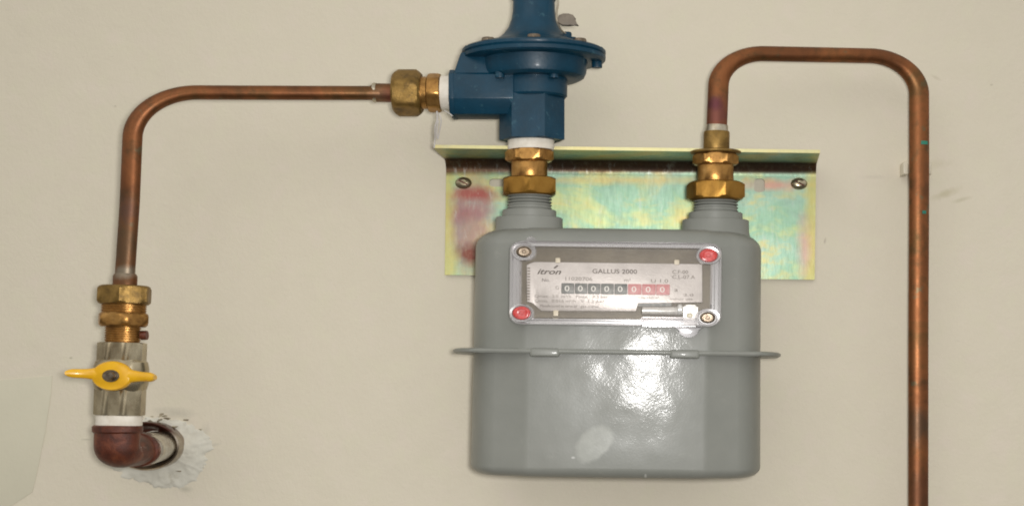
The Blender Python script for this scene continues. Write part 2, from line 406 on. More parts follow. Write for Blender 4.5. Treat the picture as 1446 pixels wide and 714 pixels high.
def bend_path(pts, rads, seg=14):
    """polyline with circular bends"""
    out = [pts[0]]
    for i in range(1, len(pts)-1):
        p = pts[i]; a = (pts[i-1]-p).normalized(); b = (pts[i+1]-p).normalized(); r = rads[i-1]
        ang = a.angle(b); tl = r/math.tan(ang/2); p0 = p+a*tl; p1 = p+b*tl
        c = p + (a+b).normalized()*(r/math.sin(ang/2))
        v0 = p0-c; v1 = p1-c; tot = v0.angle(v1); ax = v0.cross(v1).normalized()
        for k_ in range(seg+1):
            out.append(c + Matrix.Rotation(tot*k_/seg, 3, ax) @ v0)
    out.append(pts[-1])
    res = [out[0]]                       # subdivide the straights a little
    for q in out[1:]:
        L = (q-res[-1]).length; m = max(1, int(L/0.02)); s0 = res[-1]
        for k_ in range(1, m+1): res.append(s0.lerp(q, k_/m))
    return res
def box(lo, hi, bm=None, bev=0.0):
    bm = bm or bmesh.new()
    r = bmesh.ops.create_cube(bm, size=1)
    c = (lo+hi)/2; s_ = hi-lo
    for v in r['verts']: v.co = Vector((v.co.x*s_.x, v.co.y*s_.y, v.co.z*s_.z)) + c
    if bev:
        es = list({e_ for v in r['verts'] for e_ in v.link_edges})
        bmesh.ops.bevel(bm, geom=es, offset=bev, segments=3, affect='EDGES', profile=0.5)
    return bm
def hull(pts, bev=0):
    bm = bmesh.new()
    for p in pts: bm.verts.new(p)
    bmesh.ops.convex_hull(bm, input=bm.verts)
    if bev:
        bmesh.ops.dissolve_limit(bm, angle_limit=0.02, verts=bm.verts, edges=bm.edges)
        bmesh.ops.bevel(bm, geom=list(bm.edges), offset=bev, segments=2, affect='EDGES', profile=0.5)
    return bm
def prism(outline, d0, d1, bm=None, bev=0, convert=True):
    """outline [(px, py)] -> solid between depths d0 (back) and d1 (front); sized at the front"""
    bm = bm or bmesh.new(); s_ = []
    for px, py in outline:
        f = V(px, py, d1)
        s_.append((bm.verts.new(f), bm.verts.new(Vector((f.x, -d0, f.z)))))
    f0 = bm.faces.new([a for a, b in s_]); f1 = bm.faces.new([b for a, b in reversed(s_)])
    for i in range(len(s_)):
        a, b = s_[i], s_[(i+1) % len(s_)]; bm.faces.new((a[0], a[1], b[1], b[0]))
    if bev:
        bmesh.ops.bevel(bm, geom=list(f0.edges), offset=bev, segments=3, affect='EDGES', profile=0.5)
    return bm
def rrect(x0, y0, x1, y1, rx, seg=6, ry=None):
    ry = ry or rx/ST; out = []
    for cx_, cy_, a0 in ((x1-rx, y0+ry, -PI/2), (x1-rx, y1-ry, 0), (x0+rx, y1-ry, PI/2), (x0+rx, y0+ry, PI)):
        for k_ in range(seg+1):
            a = a0 + PI/2*k_/seg; out.append((cx_+rx*math.cos(a), cy_+ry*math.sin(a)))
    return out
def ring_frame(outer, inner, prof, bm=None):
    """frame between two matching outlines (px,py lists); prof = [(0..1 across, depth)] closed profile"""
    bm = bm or bmesh.new(); rows = []
    for (ox, oy), (ix, iy) in zip(outer, inner):
        row = []
        for t, d in prof:
            v = V(ox+(ix-ox)*t, oy+(iy-oy)*t, DFRONT); v.y = -d; row.append(bm.verts.new(v))
        rows.append(row)
    for i in range(len(rows)):
        a, b = rows[i], rows[(i+1) % len(rows)]
        for j in range(len(prof)):
            k_ = (j+1) % len(prof); bm.faces.new((a[j], b[j], b[k_], a[k_]))
    return bm
def text_bm(s_, px0, px1, pyb, h, d, shear=0.0, bold=0.0):
    """flat print: left px0 to right px1, baseline pyb, cap height h (pixels)"""
    cu = bpy.data.curves.new('t', 'FONT'); cu.body = s_; cu.shear = shear; cu.offset = bold; cu.resolution_u = 3
    o = bpy.data.objects.new('t', cu); C.objects.link(o); bpy.context.view_layer.update()
    me = bpy.data.meshes.new_from_object(o.evaluated_get(bpy.context.evaluated_depsgraph_get()))
    bm = bmesh.new(); bm.from_mesh(me); bpy.data.objects.remove(o); bpy.data.curves.remove(cu); bpy.data.meshes.remove(me)
    xs = [v.co.x for v in bm.verts]; a, b = min(xs), max(xs)
    for v in bm.verts:
        v.co = V(px0+(v.co.x-a)/(b-a)*(px1-px0), pyb-v.co.y/0.70*h, d)
    return bm
def join(bms):
    out = bmesh.new()
    for b in bms:
        me = bpy.data.meshes.new('j'); b.to_mesh(me); b.free(); out.from_mesh(me); bpy.data.meshes.remove(me)
    return out

# ================================================================ THE SETTING
bm = bmesh.new()
bmesh.ops.create_grid(bm, x_segments=8, y_segments=8, size=1.6)
for v in bm.verts: v.co = Vector((v.co.x, 0, v.co.y))
org = Vector((0, 0, Z0))
wall = mesh_obj('wall', bm, 'wall', org); wall.location = org; wall['kind'] = 'structure'; wall['label'] = 'beige painted plaster wall behind the gas pipework'
# the wall is a real slab
sm = wall.modifiers.new('thick', 'SOLIDIFY'); sm.thickness = 0.1; sm.offset = -1
# an older coat of paint showing at the lower left, a shallow slab edge
q = [(-60, 541), (74, 530), (72, 556), (64, 610), (52, 668), (46, 694), (18, 712), (-60, 760)]
bm = bmesh.new(); f = []
for px, py in q: f.append((px, py))
bm = prism(f, -0.0005, 0.0003, bev=0.0002)
o = mesh_obj('paint_patch', bm, 'old_paint', org); o.parent = wall
# bare plaster round the pipe hole
def rough_ring(cx_, cy_, rx, ry, seed):
    from mathutils import noise as mn
    bm = bmesh.new(); n = 150; rings = []; J = 16
    for j in range(J+1):
        t = 0.28+0.72*j/J; ring = []
        for i in range(n):
            a = 2*PI*i/n; q_ = Vector((math.cos(a), math.sin(a), 0))
            wob = 1 + t*t*(0.16*mn.noise(q_*1.6+Vector((seed, 0, 0))) + 0.10*mn.noise(q_*6) + 0.07*mn.noise(q_*19))
            v = V(cx_+rx*t*wob*math.cos(a), cy_-ry*t*wob*math.sin(a), 0)
            edge = max(0, 1-t)**0.6
            h = 0.0046*edge*(1+0.9*mn.noise(v*60)) + 0.0016*mn.noise(v*170)*min(1, edge*3) + 0.0008*mn.noise(v*420)
            if j == J: h = -0.0008
            v.y = -h; ring.append(bm.verts.new(v))
        rings.append(ring)
    for j in range(J):
        for i in range(n):
            k_ = (i+1) % n; bm.faces.new((rings[j][i], rings[j][k_], rings[j+1][k_], rings[j+1][i]))
    return bm
def crumbs():
    rnd = random.Random(9); bms = []
    for i in range(34):
        a = rnd.gauss(1.75, 0.75) if i < 30 else rnd.uniform(0, 6.28); r = rnd.uniform(0.66, 1.0)
        c = V(222+72*r*math.cos(a), 633-50*r*math.sin(a), 0.0035); q_ = rnd.uniform(0.0005, 0.0017)
        bms.append(hull([c+Vector((rnd.uniform(-1, 1)*q_*1.4, rnd.uniform(-.6, 1)*q_*0.7, rnd.uniform(-1, 1)*q_*0.7)) for _ in range(9)]))
    return join(bms)
o = mesh_obj('cement_crumbs', crumbs(), 'cement', org); o.parent = wall; o['kind'] = 'stuff'
o = mesh_obj('plaster_patch', rough_ring(227, 637, 72, 52, 5), 'patch', org, sharp=60); o.parent = wall; o['label'] = 'rough whitish plaster ring round the pipe hole'

# ================================================================ LEFT VALVE STACK
DV = 0.090
def sx_(py): return 177.5 - (py-375)*0.043      # the stack leans
def SV(py, d=DV): return V(sx_(py), py, d)
HX, HY = 236, 628
# steel nipple and cup in the wall
t = Thing('wall_nipple', 'short worn steel pipe stub coming out of the wall inside a rusty round cup', 'pipe stub', V(HX, HY, 0))
bm = cyl(V(HX-8, HY, -0.01), Vector((V(201, HY, 0.065).x, -0.065, V(HX, HY, 0).z)), RZ(21, 0)); t.part('pipe_stub', bm, 'steel')
c0 = V(HX, HY, 0); fr = lambda d: Vector((c0.x, -d, c0.z))
bm = bmesh.new(); R0 = RZ(33.5, 0)
pr = [(0, R0*1.0), (0.8, R0*1.02), (0.95, R0*1.0), (1.0, R0*0.96), (0.93, R0*0.90), (0.6, R0*0.80), (0.35, R0*0.68), (0.25, R0*0.5)]
lathe(bm, fr(-0.002)+Vector((-RX(20, 0), 0, 0)), fr(0.016)+Vector((-RX(20, 0), 0, 0)), pr, 56); t.part('cup', bm, 'rust_dark')
# elbow
t = Thing('pipe_elbow', 'rusty red-brown iron elbow joining the valve to the wall stub', 'pipe elbow', SV(660))
ec = V(165, 629, DV); top = V(166, 603, DV)
zc = c0.z; ec = Vector((ec.x, ec.y, zc)); end = Vector((V(197, 0, 0.060).x, -0.060, zc))
path = bend_path([top, ec, end], [RZ(10, DV)], 10)
bm = tube(path, RX(32, DV), 36); t.part('elbow_body', bm, 'iron')
bm = lathe(bmesh.new(), V(166, 599.5, DV), V(166, 611, DV), [(0, RX(32, DV)), (0.15, RX(35, DV)), (0.8, RX(35, DV)), (1, RX(32.5, DV))], 44); t.part('socket_rim', bm, 'iron')
dr = (end-ec).normalized()
bm = lathe(bmesh.new(), end-dr*0.007, end+dr*0.003, [(0, RX(32, DV)), (0.12, RX(35, DV)), (0.85, RX(35, DV)), (1, RX(30, DV))], 44); t.part('socket_rim', bm, 'iron')
# ball valve
t = Thing('ball_valve', 'nickel ball valve with a yellow butterfly handle above the rusty elbow', 'valve', SV(590))
t.part('thread_tape', lathe(bmesh.new(), SV(602), SV(583), [(0, RX(31, DV)), (0.2, RX(32.5, DV)), (0.45, RX(31.8, DV)), (0.7, RX(32.6, DV)), (1, RX(30, DV))], 44), 'tape')
t.part('lower_socket', nut(SV(586), SV(546), RX(36, DV), 8, PI/8+0.02, 0.04, cf=0.998), 'nickel')
t.part('upper_socket', nut(SV(512), SV(483), RX(34.5, DV), 8, PI/8+0.02, 0.05, cf=0.998), 'nickel')
vb = t.part('valve_body', lathe(bmesh.new(), SV(554), SV(506), [(0, RX(31, DV)), (0.12, RX(36.5, DV)), (0.3, RX(38.5, DV)), (0.72, RX(38.5, DV)), (0.9, RX(36.5, DV)), (1, RX(31, DV))], 44), 'nickel')
# stem towards the viewer
s0 = V(169, 530.5, DV); s1 = V(160, 530, DV+0.034)
cen = Vector((V(160, 530, DV+0.03).x, 0, s0.z))
def SP(d): return Vector((cen.x, -d, cen.z))
t.part('stem', cyl(SP(DV), SP(DV+0.034), RZ(9, DV+0.03)), 'nickel')
dh = DV+0.030
hb = lathe(bmesh.new(), SP(dh-0.003), SP(dh+0.004), [(0, RZ(18, dh)), (0.25, RZ(20.5, dh)), (0.7, RZ(21, dh)), (0.85, RZ(20.6, dh)), (1, RZ(19.2, dh))], 48)
def wing(sgn, x_tip, y_tip, x_in, y_in, h_in, h_tip):
    bm = bmesh.new(); rows = []
    n = 12
    for i in range(n+1):
        s_ = i/n; px = x_in+(x_tip-x_in)*s_; py = y_in+(y_tip-y_in)*s_
        hh = h_in*(1-s_)**3.2 + h_tip*(0.95 + 0.1*s_)
        if i == n: hh *= 0.45
        elif i == n-1: hh *= 0.85
        dd = dh + 0.0005 + 0.007*s_*s_ ; th = 0.0034
        row = []
        for k_ in range(12):
            a = 2*PI*k_/12; v = V(px, py, dh); v.z += RZ(hh, dh)*math.copysign(abs(math.sin(a))**0.6, math.sin(a)); v.y = -dd + th*math.copysign(abs(math.cos(a))**0.6, math.cos(a)); row.append(bm.verts.new(v))
        rows.append(row)
    for j in range(n):
        for i in range(12):
            k_ = (i+1) % 12; bm.faces.new((rows[j][i], rows[j][k_], rows[j+1][k_], rows[j+1][i]))
    bm.faces.new(rows[0]); bm.faces.new(list(reversed(rows[-1]))); return bm
h = t.part('handle', join([hb, wing(-1, 101, 526.5, 146, 528, 7, 6.2), wing(1, 225, 532.5, 176, 530, 7, 6.4)]), 'yellow', sharp=50)
t.part('washer', cyl(SP(dh+0.0015), SP(dh+0.0050), RZ(8.6, dh)), 'zinc_screw', h)
t.part('lock_nut', nut(SP(dh+0.004), SP(dh+0.0095), RZ(6.4, dh), 6, 0.3), 'zinc_screw', h)
# union above the valve
t = Thing('brass_union', 'brass union with hex nut and threaded adapter on top of the ball valve', 'pipe union', SV(486), group='brass pipe unions')
t.part('threaded_end', threads(SV(488), SV(458), RX(25, DV), 9, 0.07), 'brass')
t.part('hex_collar', nut(SV(461), SV(441), RX(38.5, DV), 6, 0.35, 0.3), 'brass')
t.part('thread', threads(SV(443), SV(427), RX(31.5, DV), 5, 0.05), 'brass')
t.part('hex_nut', nut(SV(430), SV(403), RX(40, DV), 6, 0.1, 0.16), 'olive_brass')
t.part('stop_pin', cyl(V(199, 473, DV), V(208, 473, DV), RZ(6.5, DV)), 'iron')

# ================================================================ LEFT COPPER PIPE
DR = 0.064
def blend(a, b, t_): return a.lerp(b, t_)
p0 = SV(405); pc = V(190.5, 130.5, 0.088); p1 = V(560, 131.5, DR)
pl = [p0, SV(383), V(183.8, 286, 0.089), pc, p1]
path = bend_path(pl, [0.3, 0.4, RZ(68, DV)], 22)
tL = Thing('copper_pipe', 'bent copper pipe rising from the valve and running level to the blue regulator', 'copper pipe', p0)
ox, oz = tL.org.x, tL.org.z-Z0
def lc(px, py, d=DV): v = V(px, py, d); return (v.x*ST-ox, v.z-oz)
cp = mat_copper('copper_inlet', 0.60, purple=[(*lc(178, 345), 0.014, 0.04, 0.8, srgb(88, 70, 50)), (*lc(182, 300), 0.01, 0.012, 0.6, srgb(90, 66, 58)),
      (*lc(535, 131), 0.014, 0.01, 0.8, srgb(130, 104, 80)), (*lc(545, 131), 0.010, 0.01, 0.6, srgb(110, 44, 36)), (*lc(180, 385), 0.012, 0.006, 0.7, srgb(140, 132, 116))])
tL.part('tube', tube(wobble(path), RZ(10.1, DV), 32), cp)
tL.part('sleeve', lathe(bmesh.new(), SV(404), SV(386), [(0, RX(17, DV)), (0.8, RX(17, DV)), (1, RX(14.5, DV))], 40), cp)
tL.part('sleeve', lathe(bmesh.new(), V(558, 131.5, DR), V(524, 131, DR), [(0, RZ(13, DR)), (0.72, RZ(13, DR)), (0.85, RZ(12.4, DR)), (1, RZ(10.4, DR))], 40), cp)
tL.part('solder_ring', lathe(bmesh.new(), V(532, 131, DR), V(527, 131, DR), [(0, RZ(13.3, DR)), (0.5, RZ(13.8, DR)), (1, RZ(13.2, DR))], 40), 'solder')

# ================================================================ REGULATOR INLET UNION
t = Thing('brass_union', 'brass union lying on its side between the level copper pipe and blue regulator', 'pipe union', V(590, 162, DR), group='brass pipe unions')
H = lambda px, py=131.5: V(px, py, DR)
t.part('hex_nut', nut(H(556), H(596), RZ(33, DR), 6, 0.21, 0.18), 'olive_brass')
t.part('neck', cyl(H(592), H(607), RZ(22.5, DR)), 'brass')
t.part('hex_collar', nut(H(604), H(624), RZ(27.5, DR), 8, 0.2, 0.22), 'brass')
t.part('thread_tape', lathe(bmesh.new(), H(621), H(640), [(0, RZ(23.5, DR)), (0.3, RZ(24.6, DR)), (0.6, RZ(24.0, DR)), (1, RZ(24.8, DR))], 44), 'tape')

# ================================================================ REGULATOR
RC = 754
t = Thing('gas_regulator', 'dark blue painted gas pressure regulator with a round bolted diaphragm housing', 'pressure regulator', V(RC-3, 198, DR))
G = lambda py, px=RC, d=DR: V(px, py, d)
def bar(x0, x1, k_=1.0):
    cs = [(-20, 104), (20, 104), (30, 112), (30, 145), (19, 165), (-19, 165), (-30, 145), (-30, 112)]
    return hull([Vector((V(x, 0, DR).x, -DR-RZ(y*k_, DR), V(0, 134+(py-134)*k_, DR).z)) for x in (x0, x1) for y, py in cs], 0.0006)
t.part('inlet_port', bar(638.5, 728), 'blue', sharp=25)
t.part('inlet_rim', bar(637.5, 645, 1.02), 'blue', sharp=25)
t.part('outlet_port', nut(G(199, RC-3), G(134, RC-3), RX(46.5, DR), 6, 0.454, 0.02, cf=0.998), 'blue')
t.part('outlet_neck', lathe(bmesh.new(), G(139), G(104), [(0, RX(44, DR)), (0.08, RX(47, DR)), (1, RX(47.5, DR))], 48), 'blue')
a = [V(650, 84, DR), V(700, 84, DR), V(640, 112, DR), V(715, 112, DR), V(655, 80, DR)]
def deep(pts, dy): return [Vector((p.x, p.y-dy, p.z)) for p in pts] + [Vector((p.x, p.y+dy, p.z)) for p in pts]
t.part('web', hull(deep([V(654, 80, DR), V(715, 80, DR), V(643, 112, DR), V(720, 140, DR), V(645, 130, DR)], 0.0135), 0.0012), 'blue')
t.part('lower_housing', lathe(bmesh.new(), G(113), G(78), [(0, RX(64, DR)), (0.1, RX(71, DR)), (0.28, RX(74, DR)), (0.8, RX(76, DR)), (1, RX(78, DR))], 64), 'blue')
def tl(v): return v
t.part('lower_flange', lathe(bmesh.new(), G(87), G(79.2), [(0, RX(97, DR)), (0.25, RX(101, DR)), (0.85, RX(101.5, DR)), (1, RX(100, DR))], 72), 'blue')
bm = lathe(bmesh.new(), G(79), G(-30), [(0, RX(99, DR)), (0.02, RX(101.5, DR)), (0.055, RX(101.5, DR)), (0.075, RX(98, DR)), (0.085, RX(84, DR)), (0.13, RX(76, DR)), (0.16, RX(64, DR)), (0.20, RX(52, DR)), (0.27, RX(43, DR)), (0.36, RX(36, DR)), (0.46, RX(32, DR)), (0.56, RX(30, DR)), (0.715, RX(29.3, DR)), (0.72, RX(31, DR)), (0.98, RX(31, DR)), (1, RX(29, DR))], 72)
t.part('bonnet', bm, 'blue', sharp=40)
for i in range(8):
    a_ = 2*PI*(i+0.07)/8 - PI/2
    p = G(74); off = Vector((math.cos(a_), math.sin(a_), 0))*RX(89, DR)
    b_ = t.part('flange_bolt', nut(p+off-Vector((0, 0, 0.001)), p+off+Vector((0, 0, 0.0040)), RX(10, DR), 6, 0.3*i, 0.3), 'zinc_screw' if i in (0, 7, 1) else 'blue')
    if i in (2,): t.part('bolt_end', cyl(G(87)+off+Vector((0, 0, 0.001)), G(87)+off-Vector((0, 0, 0.0042)), RX(7.5, DR)), 'blue')
for px in (709, 784):
    q0 = V(px, 104, DR); q0.y -= 0.017; q1 = V(px, 118, DR); q1.y -= 0.017
    t.part('stud', cyl(q0, q1, RX(6.5, DR)), 'blue')
v0 = V(801, 62, DR-0.01)
t.part('vent_boss', nut(V(800, 64, DR), V(800, 46, DR), RX(8, DR), 6, 0.2), 'blue')
t.part('vent_boss', nut(V(808, 64, DR), V(808, 53, DR), RX(6, DR), 6, 0.2), 'blue')
t.part('thread_tape', lathe(bmesh.new(), G(212, RC-4), G(196, RC-4), [(0, RX(32, DR)), (0.3, RX(33.2, DR)), (0.6, RX(32.4, DR)), (1, RX(34, DR))], 44), 'tape')
# lead seal on its wire
t = Thing('lead_seal', 'small grey lead seal hanging on thin wire beside the regulator neck', 'seal', V(800, 27, DR+0.02))
ds = DR+0.022
out = [(787, 27), (789, 21.5), (795, 19), (803, 19), (809, 21), (813, 26), (812, 31), (817, 36), (811, 35), (804, 36), (794, 35.5), (788, 32)]
t.part('seal_disc', prism(out, ds-0.002, ds+0.001, bev=0.0006), 'lead')
t.part('seal_wire', tube(catmull([V(786, -10, DR+0.01), V(788, 4, DR+0.014), V(786, 18, DR+0.018), V(787, 30, ds), V(792, 42, DR+0.012), V(798, 47, DR+0.006)], 6), 0.0006, 8), 'wire')

# ================================================================ BRACKET
t = Thing('mounting_bracket', 'iridescent yellow zinc plated angle bracket screwed to the wall behind the meter', 'bracket', V(889, 320, 0), tilted=True)
DS = 0.058; TH = 0.0024
zs = V(0, 212.5, DS).z                 # underside of the shelf
zb = V(0, 391, 0.004).z                # foot of the plate
rb = 0.0085
prof = [(DS, zs+TH), (DS, zs)]
cyb, czb = 0.0035+rb, zs-rb
prof += [(cyb+0.0006, zs), (cyb, zs)] + [(cyb - rb*math.sin(a*PI/16), czb + rb*math.cos(a*PI/16)) for a in range(1, 8)] + [(0.0035, czb), (0.0035, czb-0.0005), (0.0035, zb), (0.0012, zb), (0.0012, czb-0.0005), (0.0012, czb)]
ro = rb+0.0023
prof += [(cyb - ro*math.sin(a*PI/16), czb + ro*math.cos(a*PI/16)*(rb+TH)/ro) for a in range(7, 0, -1)] + [(cyb, zs+TH)]
def xl(d): return (V(628, 300, 0.002).x)*(1-d/DS) + V(609, 210, DS).x*d/DS
def xr(d): return (V(1150, 300, 0.002).x)*(1-d/DS) + V(1155, 210, DS).x*d/DS
bm = bmesh.new(); NX = 24; rows = []
for i in range(NX+1):
    s_ = i/NX; rows.append([bm.verts.new(Vector((xl(d)*(1-s_)+xr(d)*s_, -d, z))) for d, z in prof])
for i in range(NX):
    for j in range(len(prof)):
        k_ = (j+1) % len(prof); bm.faces.new((rows[i][j], rows[i+1][j], rows[i+1][k_], rows[i][k_]))
bm.faces.new(rows[0]); bm.faces.new(list(reversed(rows[-1])))
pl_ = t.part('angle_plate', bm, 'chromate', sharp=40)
# slots, cut for real
cut = join([prism(rrect(1063, 249, 1078, 268, 6), -0.002, 0.006), prism(rrect(688, 254, 722, 265, 6), -0.002, 0.006)])
co_ = t.part('cutter', cut, 'chromate')
md = pl_.modifiers.new('slots', 'BOOLEAN'); md.object = co_; md.operation = 'DIFFERENCE'; md.solver = 'EXACT'
bpy.context.view_layer.update()
dg = bpy.context.evaluated_depsgraph_get()
me = bpy.data.meshes.new_from_object(pl_.evaluated_get(dg)); pl_.modifiers.clear(); pl_.data = me
me.set_sharp_from_angle(angle=math.radians(25))
bpy.data.objects.remove(co_)
for px, py in ((652, 261), (1126, 256)):
    hp = V(px, py, 0.004); f_ = lambda d: Vector((hp.x, -d, hp.z))
    s_ = t.part('screw', lathe(bmesh.new(), f_(0.001), f_(0.0068), [(0, RZ(8.4, 0)), (0.4, RZ(8.6, 0)), (0.8, RZ(7, 0)), (1, RZ(4, 0))], 28), 'nickel')
    b_ = box(Vector((-RZ(5.5, 0), -0.0073, -RZ(.9, 0))), Vector((RZ(5.5, 0), -0.0060, RZ(.9, 0))))
    bmesh.ops.rotate(b_, verts=b_.verts, cent=(0, 0, 0), matrix=Matrix.Rotation(0.6, 3, 'Y'))
    for v in b_.verts: v.co += Vector((hp.x, 0, hp.z))
    t.part('slot', b_, 'iron', s_)

# ================================================================ METER
DM = 0.064; BH = 0.047
DFRONT = DM+BH
MX = 872.5
mt = Thing('gas_meter', 'grey enamelled domestic gas meter with a windowed counter, hanging from two brass unions', 'gas meter', V(MX, 500, DM), tilted=True)
SPOT = None
# rubbed spot position in local coordinates (x stretched)
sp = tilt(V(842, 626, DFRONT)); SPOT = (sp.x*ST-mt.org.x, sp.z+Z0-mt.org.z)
M['paint'] = mat_paint(False); M['paint_low'] = mat_paint(True)
def section(a, b, fx, step, n=12, e=2.3):
    """half-width a, half-depth b; flat front to fx, then a shallow facet, then the round corner"""
    cw = RX(46, DM); drop = step            # the corner's width, how far the facet falls back
    q = []
    for i in range(n+1):
        th = PI/2*(1-i/n); c_, s_ = math.cos(th)**(2/e), math.sin(th)**(2/e)
        q.append((a-cw + cw*c_, -(b-drop)*s_ if s_ < 1 else -(b-drop)))
    pts = [(0, -b), (fx*0.5, -b), (fx-0.0015, -b), (fx, -(b-0.0002)), (fx+0.0015, -(b-0.0006))] + q
    right = pts + [(x, -y) for x, y in reversed(pts[:-1])]
    left = [(-x, y) for x, y in reversed(right[1:-1])]
    return right + left
def can(z_top, z_bot, top_open, fx, a0, a1, R, rend, b=BH):
    """z_top..z_bot; the closed end is filleted by rend"""
    bm = bmesh.new(); rows = []
    zs_ = []
    n = 10
    zo, zc_ = (z_top, z_bot) if top_open else (z_bot, z_top)
    dirn = 1 if zc_ > zo else -1
    for i in range(7): zs_.append((zo + (zc_-dirn*rend-zo)*i/6, 0.0))
    for i in range(1, n+1):
        th = PI/2*i/n; zs_.append((zc_-dirn*rend+dirn*rend*math.sin(th), rend*(1-math.cos(th))))
    for z, ins in zs_:
        s_ = (z-z_bot)/(z_top-z_bot); a = a1+(a0-a1)*s_
        sec = section(a-ins, b-ins, max(0.01, fx-ins*0.3), R)
        rows.append([bm.verts.new(Vector((mcx+x, -DM+y, z))) for x, y in sec])
    for j in range(len(rows)-1):
        for i in range(len(rows[0])):
            k_ = (i+1) % len(rows[0]); bm.faces.new((rows[j][i], rows[j][k_], rows[j+1][k_], rows[j+1][i]))
    bm.faces.new(rows[0]); bm.faces.new(rows[-1]); return bm
mcx = V(MX, 0, DM).x
zf = V(0, 499, DM).z
ztop = V(0, 322, DFRONT-0.008).z; zbot = V(0, 674, DFRONT-0.006).z
bodyU = mt.part('upper_can', can(ztop, zf+0.0005, False, RX(131, DFRONT), RX(200, DM), RX(201, DM), 0.0055, 0.0125), 'paint', sharp=22)
bodyL = mt.part('lower_can', can(zf-0.0005, zbot, True, RX(127, DFRONT), RX(201, DM), RX(203, DM), 0.0055, 0.0072), 'paint_low', sharp=22)
# crimped seam
def seam():
    bm = bmesh.new(); rows = []
    for ex, z in ((0.0, -0.0012), (0.011, -0.0016), (0.0125, -0.0006), (0.0125, 0.0010), (0.011, 0.0018), (0.0, 0.0014)):
        sec = section(RX(202, DM)+ex*0.80, BH+ex*0.50, RX(127, DM), 0.002)
        rows.append([bm.verts.new(Vector((mcx+x, -DM+y, zf+z))) for x, y in sec])
    for j in range(len(rows)-1):
        for i in range(len(rows[0])):
            k_ = (i+1) % len(rows[0]); bm.faces.new((rows[j][i], rows[j][k_], rows[j+1][k_], rows[j+1][i]))
    bm.faces.new(rows[0]); bm.faces.new(rows[-1]); return bm
sm_ = mt.part('seam_flange', seam(), 'paint', sharp=50)
for px in (770, 968):
    c_ = V(px, 498.5, DFRONT+0.006)
    b_ = box(c_+Vector((-RX(21, DFRONT), -0.0008, -0.0030)), c_+Vector((RX(21, DFRONT), 0.006, 0.0030)), bev=0.0014)
    mt.part('crimp_clip', b_, 'paint', sm_)
# spouts
for px, dpy in ((746, 0), (1009, 0.0)):
    d_ = DM
    Q = lambda py: V(px, py, d_)
    pr = [(0, RX(50, d_)), (0.20, RX(47, d_)), (0.32, RX(46.5, d_)), (0.335, RX(38, d_)), (0.56, RX(37, d_)), (0.575, RX(31, d_)), (1, RX(31, d_))]
    s_ = mt.part('spout', lathe(bmesh.new(), Q(335), Q(290), [(0, RX(50, d_)), (0.2, RX(47.5, d_)), (0.555, RX(47, d_)), (0.575, RX(45.5, d_)), (0.585, RX(38, d_)), (0.79, RX(38, d_)), (0.81, RX(36.5, d_)), (0.82, RX(30, d_)), (1, RX(30, d_))], 56), 'paint')
    mt.part('spout_thread', threads(Q(302), Q(272), RX(31.5, d_), 7, 0.14, 48), 'paint', s_)

# ---- index window
F = DFRONT
back = prism(rrect(724, 346, 1014, 457, 16), F-0.003, F+0.0006)
hs = mt.part('shaded_index_back', back, 'housing')
# clear cover: moulded frame
outer = rrect(719, 342, 1019, 461, 20, 7); inner = rrect(737, 352, 1002, 450, 9, 7)
fr_ = ring_frame(outer, inner, [(0, F+0.0008), (0.02, F+0.006), (0.14, F+0.0085), (0.28, F+0.0080), (0.36, F+0.0066), (0.62, F+0.0066), (0.72, F+0.0082), (0.86, F+0.0082), (1.0, F+0.0066), (1.0, F+0.0008)])
cover = mt.part('cover_frame', fr_, 'clear', sharp=35)
mt.part('pane', prism(rrect(737, 352, 1002, 450, 9), F+0.0070, F+0.0078), 'pane', cover)
# screw bosses moulded in the corners
for px, py, k_ in ((739, 357, 's'), (999.5, 359, 'r'), (737, 443.5, 'r'), (999.5, 446.5, 's')):
    c_ = V(px, py, F+0.008); f_ = lambda d: Vector((c_.x, -d, c_.z))
    rr = RZ(12.8, F)
    b_ = lathe(bmesh.new(), f_(F+0.0010), f_(F+0.0092), [(0, rr), (0.9, rr), (1, rr*0.93), (0.99, rr*0.78), (0.86, rr*0.72)], 40)
    bo = mt.part('screw_boss', b_, 'clear', cover)
    if k_ == 'r':
        b_ = lathe(bmesh.new(), f_(F+0.0080), f_(F+0.0100), [(0, rr*0.70), (0.7, rr*0.70), (0.95, rr*0.62), (1.0, rr*0.50), (0.86, rr*0.44), (0.86, rr*0.20), (1.0, rr*0.16)], 32)
        mt.part('wax_seal', b_, 'red', bo.parent, label='round red wax seal')
    else:
        b_ = lathe(bmesh.new(), f_(F+0.0060), f_(F+0.0090), [(0, rr*0.62), (0.9, rr*0.62), (1, rr*0.5), (0.8, rr*0.42), (0.8, rr*0.18), (0.95, rr*0.12)], 32)
        mt.part('cover_screw', b_, 'zinc_screw', bo.parent)
# sealing tabs
def tab(px0, px1, y0, y1):
    n = 12; m_ = (px0+px1)/2; o_ = [(px0-6, y0), (px1+6, y0)]
    for i in range(n+1):
        a_ = PI*i/n; o_.append((m_+(px1-px0)/2*math.cos(a_)*0.9, y0+(y1-y0)*(0.25+0.75*math.sin(a_))))
    return o_
mt.part('seal_tab', prism(tab(957, 989, 460, 475), F+0.0010, F+0.0030, bev=0.0006), 'tab', cover)
mt.part('seal_tab', prism(tab(741, 756, 343, 335), F+0.0010, F+0.0030, bev=0.0006), 'tab', cover)
